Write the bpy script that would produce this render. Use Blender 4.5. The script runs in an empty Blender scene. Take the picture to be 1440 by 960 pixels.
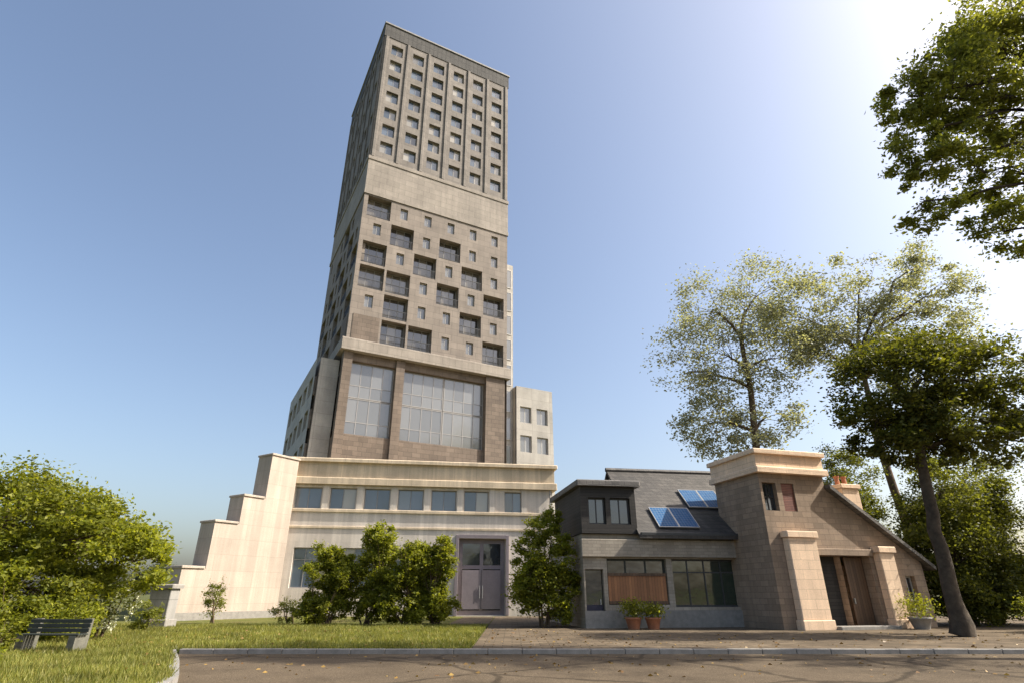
import bpy, math, random
import numpy as np
from mathutils import Vector, Matrix
R = math.radians
rng = random.Random(11)
nr = np.random.default_rng(7)
S = bpy.context.scene
COL = S.collection

# ------------------------------------------------------------------ materials
def newmat(name):
    m = bpy.data.materials.new(name); m.use_nodes = True
    nt = m.node_tree; nt.nodes.clear()
    out = nt.nodes.new('ShaderNodeOutputMaterial')
    b = nt.nodes.new('ShaderNodeBsdfPrincipled')
    nt.links.new(b.outputs[0], out.inputs[0])
    return m, nt, b, out

def N(nt, t, **kw):
    n = nt.nodes.new(t)
    for k, v in kw.items():
        if k in n.inputs: n.inputs[k].default_value = v
        else: setattr(n, k, v)
    return n

def ramp(nt, src, stops):
    r = nt.nodes.new('ShaderNodeValToRGB')
    while len(r.color_ramp.elements) < len(stops): r.color_ramp.elements.new(.5)
    for e, (p, c) in zip(r.color_ramp.elements, stops):
        e.position = p; e.color = (c[0], c[1], c[2], 1) if not isinstance(c, float) else (c, c, c, 1)
    nt.links.new(src, r.inputs[0]); return r

def mixc(nt, fac, a, b, mode='MIX'):
    m = nt.nodes.new('ShaderNodeMix'); m.data_type = 'RGBA'; m.blend_type = mode
    for s, v in ((0, fac), (6, a), (7, b)):
        if hasattr(v, 'is_linked'): nt.links.new(v, m.inputs[s])
        elif s == 0: m.inputs[0].default_value = v
        else: m.inputs[s].default_value = (v[0], v[1], v[2], 1)
    return m.outputs[2]

def wallvec(nt):
    """(x+y, z) of the object's own axes: joints run true on every upright face"""
    tc = nt.nodes.new('ShaderNodeTexCoord'); sp = nt.nodes.new('ShaderNodeSeparateXYZ')
    nt.links.new(tc.outputs['Object'], sp.inputs[0])
    ad = N(nt, 'ShaderNodeMath', operation='ADD'); nt.links.new(sp.outputs[0], ad.inputs[0]); nt.links.new(sp.outputs[1], ad.inputs[1])
    cb = nt.nodes.new('ShaderNodeCombineXYZ'); nt.links.new(ad.outputs[0], cb.inputs[0]); nt.links.new(sp.outputs[2], cb.inputs[1])
    return cb.outputs[0], tc.outputs['Object']

def masonry(name, c, bw=1.2, bh=.6, mortar=.012, var=.12, joint=.6, rough=.85, stain=.35, bump=.25, off=.5, streak=.12):
    m, nt, b, out = newmat(name)
    v, o = wallvec(nt)
    br = N(nt, 'ShaderNodeTexBrick', offset=off)
    br.inputs['Scale'].default_value = 1; br.inputs['Brick Width'].default_value = bw; br.inputs['Row Height'].default_value = bh
    br.inputs['Mortar Size'].default_value = mortar; br.inputs['Mortar Smooth'].default_value = .2; br.inputs['Bias'].default_value = 0
    br.inputs['Color1'].default_value = (*[x * (1 - var) for x in c], 1)
    br.inputs['Color2'].default_value = (*[min(1, x * (1 + var)) for x in c], 1)
    br.inputs['Mortar'].default_value = (*[x * joint for x in c], 1)
    nt.links.new(v, br.inputs[0])
    n1 = N(nt, 'ShaderNodeTexNoise', Scale=.35, Detail=8, Roughness=.65); nt.links.new(o, n1.inputs[0])
    r1 = ramp(nt, n1.outputs[0], [(.3, 1 - stain), (.7, 1.0)])
    col = mixc(nt, 1.0, br.outputs[0], r1.outputs[0], 'MULTIPLY')
    mp = N(nt, 'ShaderNodeMapping'); mp.inputs['Scale'].default_value = (2.2, 2.2, .07); nt.links.new(o, mp.inputs[0])
    n2 = N(nt, 'ShaderNodeTexNoise', Scale=1.0, Detail=5, Roughness=.6); nt.links.new(mp.outputs[0], n2.inputs[0])
    r2 = ramp(nt, n2.outputs[0], [(.42, 1 - streak), (.62, 1.0)])
    col = mixc(nt, 1.0, col, r2.outputs[0], 'MULTIPLY')
    n3 = N(nt, 'ShaderNodeTexNoise', Scale=14, Detail=6, Roughness=.7); nt.links.new(o, n3.inputs[0])
    r3 = ramp(nt, n3.outputs[0], [(.3, .86), (.7, 1.08)])
    col = mixc(nt, 1.0, col, r3.outputs[0], 'MULTIPLY')
    nt.links.new(col, b.inputs['Base Color']); b.inputs['Roughness'].default_value = rough
    ma = N(nt, 'ShaderNodeMath', operation='MULTIPLY_ADD'); nt.links.new(br.outputs['Fac'], ma.inputs[0]); ma.inputs[1].default_value = -1; nt.links.new(n3.outputs[0], ma.inputs[2])
    bp = N(nt, 'ShaderNodeBump', Strength=bump, Distance=.02); nt.links.new(ma.outputs[0], bp.inputs['Height']); nt.links.new(bp.outputs[0], b.inputs['Normal'])
    return m

def rough_mat(name, c, var=.25, scale=3., rough=.7, bump=.15, metal=0., fine=30., spec=.4):
    m, nt, b, out = newmat(name)
    tc = nt.nodes.new('ShaderNodeTexCoord')
    n1 = N(nt, 'ShaderNodeTexNoise', Scale=scale, Detail=8, Roughness=.65); nt.links.new(tc.outputs['Object'], n1.inputs[0])
    r1 = ramp(nt, n1.outputs[0], [(.3, tuple(x * (1 - var) for x in c)), (.7, tuple(min(1, x * (1 + var)) for x in c))])
    n2 = N(nt, 'ShaderNodeTexNoise', Scale=fine, Detail=5, Roughness=.7); nt.links.new(tc.outputs['Object'], n2.inputs[0])
    r2 = ramp(nt, n2.outputs[0], [(.3, .85), (.7, 1.1)])
    nt.links.new(mixc(nt, 1., r1.outputs[0], r2.outputs[0], 'MULTIPLY'), b.inputs['Base Color'])
    b.inputs['Roughness'].default_value = rough; b.inputs['Metallic'].default_value = metal
    b.inputs['Specular IOR Level'].default_value = spec
    bp = N(nt, 'ShaderNodeBump', Strength=bump, Distance=.02); nt.links.new(n2.outputs[0], bp.inputs['Height']); nt.links.new(bp.outputs[0], b.inputs['Normal'])
    return m

def glass_mat(name, c, rough=.06, wav=.04, stops=None):
    m, nt, b, out = newmat(name)
    tc = nt.nodes.new('ShaderNodeTexCoord')
    n1 = N(nt, 'ShaderNodeTexNoise', Scale=.8, Detail=3); nt.links.new(tc.outputs['Object'], n1.inputs[0])
    isl = nt.nodes.new('ShaderNodeNewGeometry')
    oi = nt.nodes.new('ShaderNodeObjectInfo'); ad = N(nt, 'ShaderNodeMath', operation='ADD'); fc = N(nt, 'ShaderNodeMath', operation='FRACT')
    nt.links.new(isl.outputs['Random Per Island'], ad.inputs[0]); nt.links.new(oi.outputs['Random'], ad.inputs[1]); nt.links.new(ad.outputs[0], fc.inputs[0])
    r = ramp(nt, fc.outputs[0], stops or [(0., tuple(x * .6 for x in c)), (1., tuple(x * 1.4 for x in c))])
    nt.links.new(r.outputs[0], b.inputs['Base Color'])
    b.inputs['Roughness'].default_value = rough; b.inputs['Specular IOR Level'].default_value = .9; b.inputs['IOR'].default_value = 1.7
    bp = N(nt, 'ShaderNodeBump', Strength=wav, Distance=.3); nt.links.new(n1.outputs[0], bp.inputs['Height']); nt.links.new(bp.outputs[0], b.inputs['Normal'])
    return m

def leaf_mat(name, dark, light, trans=.45):
    m, nt, b, out = newmat(name)
    g = nt.nodes.new('ShaderNodeNewGeometry'); tc = nt.nodes.new('ShaderNodeTexCoord')
    r = ramp(nt, g.outputs['Random Per Island'], [(0., dark), (.55, tuple((a + c) / 2 for a, c in zip(dark, light))), (1., light)])
    n1 = N(nt, 'ShaderNodeTexNoise', Scale=.7, Detail=3); nt.links.new(tc.outputs['Object'], n1.inputs[0])
    r1 = ramp(nt, n1.outputs[0], [(.35, .7), (.65, 1.25)])
    col = mixc(nt, 1., r.outputs[0], r1.outputs[0], 'MULTIPLY')
    nt.links.new(col, b.inputs['Base Color']); b.inputs['Roughness'].default_value = .5; b.inputs['Specular IOR Level'].default_value = .3
    t = nt.nodes.new('ShaderNodeBsdfTranslucent')
    tcol = mixc(nt, 1., col, (1.25, 1.2, .45), 'MULTIPLY'); nt.links.new(tcol, t.inputs[0])
    mx = nt.nodes.new('ShaderNodeMixShader'); mx.inputs[0].default_value = trans
    nt.links.new(b.outputs[0], mx.inputs[1]); nt.links.new(t.outputs[0], mx.inputs[2]); nt.links.new(mx.outputs[0], out.inputs[0])
    return m

M = {}
M['stone'] = masonry('tower_stone', (.29, .245, .205), 1.5, .75, .02, .10, .6)
M['stone_pale'] = masonry('tower_pale_stone', (.36, .315, .265), 1.5, .75, .02, .07, .65)
M['stone_brown'] = masonry('tower_brown_panel', (.20, .155, .12), .9, .45, .02, .16, .6)
M['stone_crown'] = masonry('tower_crown_stone', (.265, .235, .205), 1.5, .75, .02, .10, .6)
M['parapet'] = masonry('tower_dark_parapet', (.095, .09, .083), .6, 2.4, .04, .10, .5, off=0.)
M['concrete'] = masonry('grey_concrete', (.36, .345, .32), 2.4, 1.25, .016, .06, .6, off=0.)
M['wing_concrete'] = masonry('pale_warm_concrete', (.50, .47, .42), 2.4, 1.25, .016, .06, .65, off=0.)
M['cornice'] = masonry('cream_cornice', (.80, .65, .46), 1.8, 2.2, .012, .05, .7, off=0., streak=.2)
M['render_white'] = masonry('off_white_render', (.82, .73, .63), 2.6, 1.3, .007, .03, .8, stain=.26, streak=.2)
M['wing_white'] = masonry('cream_white_render', (.50, .415, .34), 2.0, 1.0, .010, .05, .75, stain=.22, streak=.16)
M['pier'] = masonry('cream_pier_stone', (.88, .65, .45), .8, .42, .012, .07, .7, stain=.2)
M['house_wall'] = masonry('tan_house_stone', (.36, .265, .185), .55, .26, .016, .16, .75, stain=.3)
M['shop_wall'] = masonry('grey_tan_shop_wall', (.42, .365, .29), .45, .15, .012, .14, .75)
M['brick'] = masonry('terracotta_brick', (.42, .19, .09), .24, .08, .012, .25, .7)
M['slate'] = masonry('dark_slate_tiles', (.085, .075, .065), .34, .2, .014, .3, .45, rough=.6, stain=.4, bump=.6)
M['slate_grey'] = masonry('grey_slate_tiles', (.17, .155, .14), .34, .2, .014, .28, .45, rough=.6, stain=.4, bump=.6)
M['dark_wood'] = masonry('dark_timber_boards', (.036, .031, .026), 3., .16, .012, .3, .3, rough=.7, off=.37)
M['brown_wood'] = masonry('brown_door_boards', (.15, .085, .045), .16, 4., .01, .25, .4, rough=.6, off=0.)
M['red_wood'] = masonry('red_brown_shutter_boards', (.22, .075, .05), 3., .08, .012, .2, .35, rough=.6, off=0.)
M['glass'] = glass_mat('dark_glass', (.03, .035, .04))
M['glass_blue'] = glass_mat('blue_grey_glass', (.10, .14, .19), stops=[(0., (.05, .07, .09)), (.45, (.10, .13, .17)), (.74, (.13, .16, .19)), (.78, (.30, .27, .22)), (.9, (.38, .35, .29)), (1., (.06, .06, .06))])
M['glass_warm'] = glass_mat('loggia_glass', (.085, .075, .062), stops=[(0., (.05, .045, .04)), (.5, (.10, .088, .072)), (.75, (.20, .175, .14)), (1., (.06, .055, .05))])
M['glass_pale'] = glass_mat('pale_tower_glass', (.15, .152, .15), .12, stops=[(0., (.12, .122, .12)), (1., (.185, .185, .178))])
M['glass_green'] = glass_mat('dark_green_glass', (.012, .03, .018))
M['frame'] = rough_mat('grey_metal_frame', (.28, .27, .26), .1, 2, .45, .03)
M['frame_dark'] = rough_mat('dark_metal_frame', (.05, .05, .05), .1, 2, .45, .03)
M['frame_pale'] = rough_mat('pale_metal_frame', (.55, .53, .49), .08, 2, .5, .03)
M['steel'] = rough_mat('galvanised_steel', (.42, .42, .42), .1, 4, .4, .04, .7)
M['mauve'] = rough_mat('mauve_grey_panel', (.22, .185, .195), .12, 1.5, .55, .06)
M['solar'] = None
M['blue_door'] = rough_mat('dark_indigo_paint', (.035, .032, .055), .15, 2, .5, .05)
M['bark'] = rough_mat('dark_bark', (.06, .045, .03), .55, 3, .95, 1., fine=9.)
M['bark_brown'] = rough_mat('brown_bark', (.11, .075, .045), .45, 4, .95, .9, fine=14.)
M['dark_stone'] = rough_mat('weathered_dark_stone', (.13, .125, .10), .3, 4, .9, .3)
M['orange_wood'] = masonry('orange_brown_boards', (.40, .17, .065), .15, 4., .008, .25, .4, rough=.55, off=0., stain=.3)
M['terracotta'] = rough_mat('terracotta_pot', (.36, .15, .08), .2, 5, .8, .1)
M['grey_pot'] = rough_mat('grey_stone_pot', (.28, .27, .25), .2, 5, .85, .2)
M['soil'] = rough_mat('soil', (.05, .035, .022), .4, 8, .95, .6)
M['bench_wood'] = rough_mat('dark_bench_wood', (.035, .04, .032), .25, 5, .6, .15)
M['bench_stone'] = rough_mat('grey_cast_stone', (.25, .235, .21), .2, 4, .9, .3)

def solar_mat():
    m, nt, b, out = newmat('blue_solar_cells')
    tc = nt.nodes.new('ShaderNodeTexCoord')
    br = N(nt, 'ShaderNodeTexBrick', offset=0.)
    for k, v in (('Scale', 1), ('Brick Width', .16), ('Row Height', .16), ('Mortar Size', .006), ('Bias', 0)): br.inputs[k].default_value = v
    br.inputs['Color1'].default_value = (.018, .085, .21, 1); br.inputs['Color2'].default_value = (.03, .115, .26, 1); br.inputs['Mortar'].default_value = (.25, .29, .33, 1)
    nt.links.new(tc.outputs['Object'], br.inputs[0]); nt.links.new(br.outputs[0], b.inputs['Base Color'])
    b.inputs['Roughness'].default_value = .45; b.inputs['Specular IOR Level'].default_value = .15
    return m
M['solar'] = solar_mat()

def asphalt():
    m, nt, b, out = newmat('warm_asphalt')
    tc = nt.nodes.new('ShaderNodeTexCoord')
    v = N(nt, 'ShaderNodeTexVoronoi', Scale=60.); nt.links.new(tc.outputs['Object'], v.inputs[0])
    r0 = ramp(nt, v.outputs['Color'], [(.1, (.082, .062, .041)), (.6, (.110, .084, .056)), (1., (.19, .150, .105))])
    n = N(nt, 'ShaderNodeTexNoise', Scale=.45, Detail=9, Roughness=.7); nt.links.new(tc.outputs['Object'], n.inputs[0])
    r1 = ramp(nt, n.outputs[0], [(.32, .62), (.5, .95), (.68, 1.15)])
    c = mixc(nt, 1., r0.outputs[0], r1.outputs[0], 'MULTIPLY')
    ck = N(nt, 'ShaderNodeTexVoronoi', Scale=.32, feature='DISTANCE_TO_EDGE')
    nz = N(nt, 'ShaderNodeTexNoise', Scale=1.3, Detail=5); nt.links.new(tc.outputs['Object'], nz.inputs[0])
    mxv = nt.nodes.new('ShaderNodeMix'); mxv.data_type = 'VECTOR'; mxv.inputs[0].default_value = .35
    nt.links.new(tc.outputs['Object'], mxv.inputs[4]); nt.links.new(nz.outputs['Color'], mxv.inputs[5]); nt.links.new(mxv.outputs[1], ck.inputs[0])
    rk = ramp(nt, ck.outputs[0], [(0., .35), (.012, .5), (.02, 1.)])
    c = mixc(nt, .8, c, rk.outputs[0], 'MULTIPLY')
    nt.links.new(c, b.inputs['Base Color']); b.inputs['Roughness'].default_value = .95; b.inputs['Specular IOR Level'].default_value = .12
    bp = N(nt, 'ShaderNodeBump', Strength=.5, Distance=.012); nt.links.new(v.outputs['Distance'], bp.inputs['Height']); nt.links.new(bp.outputs[0], b.inputs['Normal'])
    return m
M['asphalt'] = asphalt()

def paving():
    m, nt, b, out = newmat('beige_brown_pavers')
    tc = nt.nodes.new('ShaderNodeTexCoord')
    br = N(nt, 'ShaderNodeTexBrick', offset=.5)
    for k, v in (('Scale', 1), ('Brick Width', .6), ('Row Height', .4), ('Mortar Size', .012), ('Bias', 0)): br.inputs[k].default_value = v
    br.inputs['Color1'].default_value = (.115, .088, .059, 1); br.inputs['Color2'].default_value = (.18, .138, .092, 1); br.inputs['Mortar'].default_value = (.045, .036, .028, 1)
    nt.links.new(tc.outputs['Object'], br.inputs[0])
    n = N(nt, 'ShaderNodeTexNoise', Scale=.7, Detail=9, Roughness=.7); nt.links.new(tc.outputs['Object'], n.inputs[0])
    r1 = ramp(nt, n.outputs[0], [(.32, .65), (.68, 1.15)])
    nt.links.new(mixc(nt, 1., br.outputs[0], r1.outputs[0], 'MULTIPLY'), b.inputs['Base Color']); b.inputs['Roughness'].default_value = .95; b.inputs['Specular IOR Level'].default_value = .12
    bp = N(nt, 'ShaderNodeBump', Strength=.4, Distance=.01); nt.links.new(br.outputs['Fac'], bp.inputs['Height']); bp.invert = True; nt.links.new(bp.outputs[0], b.inputs['Normal'])
    return m
M['paving'] = paving()

def turf(name, c1, c2, c3):
    m, nt, b, out = newmat(name)
    tc = nt.nodes.new('ShaderNodeTexCoord')
    n = N(nt, 'ShaderNodeTexNoise', Scale=.35, Detail=9, Roughness=.7); nt.links.new(tc.outputs['Object'], n.inputs[0])
    r = ramp(nt, n.outputs[0], [(.3, c1), (.52, c2), (.72, c3)])
    n2 = N(nt, 'ShaderNodeTexNoise', Scale=25, Detail=6, Roughness=.8); nt.links.new(tc.outputs['Object'], n2.inputs[0])
    r2 = ramp(nt, n2.outputs[0], [(.3, .5), (.7, 1.4)])
    nt.links.new(mixc(nt, 1., r.outputs[0], r2.outputs[0], 'MULTIPLY'), b.inputs['Base Color']); b.inputs['Roughness'].default_value = .95
    b.inputs['Specular IOR Level'].default_value = .1
    bp = N(nt, 'ShaderNodeBump', Strength=.8, Distance=.05); nt.links.new(n2.outputs[0], bp.inputs['Height']); nt.links.new(bp.outputs[0], b.inputs['Normal'])
    return m
M['turf'] = turf('verge_turf', (.075, .095, .022), (.13, .13, .035), (.20, .165, .07))
M['earth'] = turf('far_ground', (.06, .07, .025), (.085, .09, .03), (.12, .11, .05))
M['blade'] = leaf_mat('grass_blades', (.12, .15, .02), (.32, .29, .085), .4)
M['leaf_bright'] = leaf_mat('leaf_yellow_green', (.14, .17, .018), (.33, .335, .05), .6)
M['leaf_mid'] = leaf_mat('leaf_mid_green', (.13, .155, .02), (.27, .28, .05), .55)
M['leaf_dark'] = leaf_mat('leaf_dark_green', (.085, .10, .018), (.19, .20, .04), .55)
M['leaf_tree'] = leaf_mat('leaf_street_tree', (.14, .16, .03), (.29, .30, .075), .6)
M['leaf_airy'] = leaf_mat('leaf_grey_green', (.23, .245, .20), (.37, .375, .31), .5)
M['leaf_far'] = leaf_mat('leaf_far_green', (.05, .07, .03), (.11, .12, .05), .3)
M['leaf_fallen'] = leaf_mat('leaf_fallen', (.14, .07, .025), (.36, .24, .07), .1)
M['leaf_street'] = leaf_mat('leaf_street_dark', (.06, .075, .014), (.15, .155, .03), .5)
M['petal'] = leaf_mat('pale_flower_heads', (.50, .52, .36), (.78, .78, .62), .3)

# ------------------------------------------------------------------ mesh helpers
class MB:
    def __init__(s): s.v = []; s.f = []
    def quad(s, a, b, c, d):
        n = len(s.v); s.v += [tuple(a), tuple(b), tuple(c), tuple(d)]; s.f.append((n, n + 1, n + 2, n + 3)); return s
    def poly(s, pts):
        n = len(s.v); s.v += [tuple(p) for p in pts]; s.f.append(tuple(range(n, n + len(pts)))); return s
    def box(s, x0, y0, z0, x1, y1, z1, bev=0.):
        b = bev
        if b <= 0:
            n = len(s.v)
            s.v += [(x0, y0, z0), (x1, y0, z0), (x1, y1, z0), (x0, y1, z0), (x0, y0, z1), (x1, y0, z1), (x1, y1, z1), (x0, y1, z1)]
            s.f += [tuple(n + i for i in q) for q in ((3, 2, 1, 0), (4, 5, 6, 7), (0, 1, 5, 4), (1, 2, 6, 5), (2, 3, 7, 6), (3, 0, 4, 7))]
        else:
            r = [(x0 + b, y0), (x1 - b, y0), (x1, y0 + b), (x1, y1 - b), (x1 - b, y1), (x0 + b, y1), (x0, y1 - b), (x0, y0 + b)]
            t = [(x0 + b, y0 + b), (x1 - b, y0 + b), (x1 - b, y0 + b), (x1 - b, y1 - b), (x1 - b, y1 - b), (x0 + b, y1 - b), (x0 + b, y1 - b), (x0 + b, y0 + b)]
            n = len(s.v)
            s.v += [(x, y, z0) for x, y in r] + [(x, y, z1 - b) for x, y in r] + [(x, y, z1) for x, y in t]
            for k in range(8):
                j = (k + 1) % 8
                s.f.append((n + k, n + j, n + 8 + j, n + 8 + k)); s.f.append((n + 8 + k, n + 8 + j, n + 16 + j, n + 16 + k))
            s.f.append(tuple(n + 16 + k for k in (0, 1, 3, 5))); s.f.append(tuple(n + k for k in range(7, -1, -1)))
        return s
    def prism(s, prof, axis, a, b):
        """prof: list of 2-D points; axis 'y': (x,z) swept along y; 'x': (y,z) swept along x"""
        f = (lambda p, t: (p[0], t, p[1])) if axis == 'y' else (lambda p, t: (t, p[0], p[1]))
        n = len(s.v); k = len(prof)
        s.v += [f(p, a) for p in prof] + [f(p, b) for p in prof]
        for i in range(k):
            j = (i + 1) % k; s.f.append((n + i, n + j, n + k + j, n + k + i))
        s.f.append(tuple(n + i for i in range(k - 1, -1, -1))); s.f.append(tuple(n + k + i for i in range(k)))
        return s
    def tube(s, pts, rad, sides=8):
        pts = [Vector(p) for p in pts]; rings = []
        for i, p in enumerate(pts):
            d = (pts[min(i + 1, len(pts) - 1)] - pts[max(i - 1, 0)]).normalized()
            a = d.orthogonal().normalized(); 
            ref = Vector((1, .13, .07)); a = (ref - d * ref.dot(d)).normalized() if abs(ref.dot(d)) < .95 * ref.length else a
            c = d.cross(a); n = len(s.v); rings.append(n)
            for k in range(sides):
                t = 2 * math.pi * k / sides; q = p + (a * math.cos(t) + c * math.sin(t)) * rad[i]; s.v.append(tuple(q))
        for i in range(len(rings) - 1):
            for k in range(sides):
                j = (k + 1) % sides; s.f.append((rings[i] + k, rings[i] + j, rings[i + 1] + j, rings[i + 1] + k))
        s.f.append(tuple(rings[-1] + k for k in range(sides)))
        return s
    def lathe(s, prof, cx, cy, sides=20):
        rings = []
        for r, z in prof:
            rings.append(len(s.v))
            for k in range(sides):
                t = 2 * math.pi * k / sides; s.v.append((cx + r * math.cos(t), cy + r * math.sin(t), z))
        for i in range(len(rings) - 1):
            for k in range(sides):
                j = (k + 1) % sides; s.f.append((rings[i] + k, rings[i] + j, rings[i + 1] + j, rings[i + 1] + k))
        s.f.append(tuple(rings[-1] + k for k in range(sides))); return s
    def build(s, name, mat, parent=None, smooth=False):
        me = bpy.data.meshes.new(name); me.from_pydata(s.v, [], s.f); me.materials.append(mat)
        if smooth:
            me.polygons.foreach_set('use_smooth', [True] * len(me.polygons))
        me.update(); o = bpy.data.objects.new(name, me); COL.objects.link(o)
        if parent: o.parent = parent
        return o

def openings_wall(mb, face, w0, w1, z0, z1, plane, ops, depth, flip=False):
    """a wall sheet with holes and reveals. face 'R': in x-z at y=plane, looking to -y; 'L': in y-z at x=plane, looking to -x;
    'E': in y-z at x=plane, looking to +x"""
    if face == 'R': P = lambda u, z, d: (u, plane + d, z)
    elif face == 'L': P = lambda u, z, d: (plane + d, u, z)
    else: P = lambda u, z, d: (plane - d, u, z)
    us = sorted({w0, w1, *[o[0] for o in ops], *[o[2] for o in ops]}); zs = sorted({z0, z1, *[o[1] for o in ops], *[o[3] for o in ops]})
    for i in range(len(us) - 1):
        for j in range(len(zs) - 1):
            uc, zc = (us[i] + us[i + 1]) / 2, (zs[j] + zs[j + 1]) / 2
            if any(o[0] < uc < o[2] and o[1] < zc < o[3] for o in ops): continue
            mb.quad(P(us[i], zs[j], 0), P(us[i + 1], zs[j], 0), P(us[i + 1], zs[j + 1], 0), P(us[i], zs[j + 1], 0))
    for a, b, c, d in ops:
        for (p, q) in (((a, b), (c, b)), ((c, b), (c, d)), ((c, d), (a, d)), ((a, d), (a, b))):
            mb.quad(P(*p, 0), P(*q, 0), P(*q, depth), P(*p, depth))
    return P

def thing(name, label, cat, loc=(0, 0, 0), rz=0., group=None):
    o = bpy.data.objects.new(name, None); COL.objects.link(o); o.location = loc; o.rotation_euler = (0, 0, rz)
    o.empty_display_size = .3; o['label'] = label; o['category'] = cat
    if group: o['group'] = group
    return o
def tag(o, label, cat, group=None):
    o['label'] = label; o['category'] = cat
    if group: o['group'] = group
    return o
def structure(o): o['kind'] = 'structure'; return o
def stuff(o): o['kind'] = 'stuff'; return o
def window(parent, P, u0, z0, u1, z1, depth, gl, fr, fw=.06, mull=(), trans=(), label=None):
    """frame part with its pane as sub-part, set `depth` behind the wall face"""
    mb = MB()
    def bar(a, b, c, d, t0, t1):
        pts = [P(a, b, t0), P(c, b, t0), P(c, d, t0), P(a, d, t0), P(a, b, t1), P(c, b, t1), P(c, d, t1), P(a, d, t1)]
        n = len(mb.v); mb.v += pts
        mb.f += [tuple(n + i for i in q) for q in ((0, 1, 2, 3), (7, 6, 5, 4), (0, 4, 5, 1), (1, 5, 6, 2), (2, 6, 7, 3), (3, 7, 4, 0))]
    e = .003
    u0 += e; u1 -= e; z0 += e; z1 -= e
    t0, t1 = depth - .07, depth - .005
    bar(u0, z0, u1, z0 + fw, t0, t1); bar(u0, z1 - fw, u1, z1, t0, t1)
    bar(u0, z0 + fw, u0 + fw, z1 - fw, t0, t1); bar(u1 - fw, z0 + fw, u1, z1 - fw, t0, t1)
    for f in mull:
        x = u0 + (u1 - u0) * f; bar(x - fw * .4, z0 + fw, x + fw * .4, z1 - fw, t0 + .01, t1)
    for f in trans:
        z = z0 + (z1 - z0) * f; bar(u0 + fw, z - fw * .4, u1 - fw, z + fw * .4, t0 + .012, t1 - .002)
    w = mb.build('window', fr, parent)
    if label: w['label'] = label
    cs = sorted({0., 1., *mull}); rs = sorted({0., 1., *trans}); g = MB()
    for i in range(len(cs) - 1):
        for j in range(len(rs) - 1):
            a, c = u0 + (u1 - u0) * cs[i], u0 + (u1 - u0) * cs[i + 1]; b, d = z0 + (z1 - z0) * rs[j], z0 + (z1 - z0) * rs[j + 1]
            g.quad(P(a, b, depth - .03), P(c, b, depth - .03), P(c, d, depth - .03), P(a, d, depth - .03))
    g.build('pane', gl, w)
    return w

# ------------------------------------------------------------------ foliage
def leaf_mesh(name, cen, size, mat, parent=None, flat=.5, aspect=.5):
    cen = np.asarray(cen, float); n = len(cen)
    d = nr.normal(size=(n, 3)); d[:, 2] *= flat; d /= np.linalg.norm(d, axis=1)[:, None] + 1e-9
    q = nr.normal(size=(n, 3)); sd = np.cross(d, q); sd /= np.linalg.norm(sd, axis=1)[:, None] + 1e-9
    up = np.cross(d, sd)
    L = size * nr.uniform(.6, 1.35, n)[:, None]; W = L * aspect * nr.uniform(.8, 1.2, n)[:, None]
    v = np.empty((n, 4, 3)); v[:, 0] = cen - d * L * .5; v[:, 2] = cen + d * L * .5
    mid = cen - d * L * .05 + up * W * .18
    v[:, 1] = mid + sd * W * .5; v[:, 3] = mid - sd * W * .5
    me = bpy.data.meshes.new(name); me.vertices.add(n * 4); me.loops.add(n * 4); me.polygons.add(n)
    me.vertices.foreach_set('co', v.reshape(-1)); me.loops.foreach_set('vertex_index', np.arange(n * 4))
    me.polygons.foreach_set('loop_start', np.arange(0, n * 4, 4)); me.polygons.foreach_set('loop_total', np.full(n, 4))
    me.update(); me.validate(); me.materials.append(mat)
    o = bpy.data.objects.new(name, me); COL.objects.link(o)
    if parent: o.parent = parent
    return o

def bend(a, b, sag=.15, n=5, jit=.06):
    a, b = Vector(a), Vector(b); L = (b - a).length; out = []
    for i in range(n + 1):
        t = i / n; p = a.lerp(b, t); p.z += math.sin(math.pi * t) * sag * L
        if 0 < i < n: p += Vector((rng.uniform(-1, 1), rng.uniform(-1, 1), rng.uniform(-1, 1))) * jit * L * .5
        out.append(p)
    return out

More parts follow.
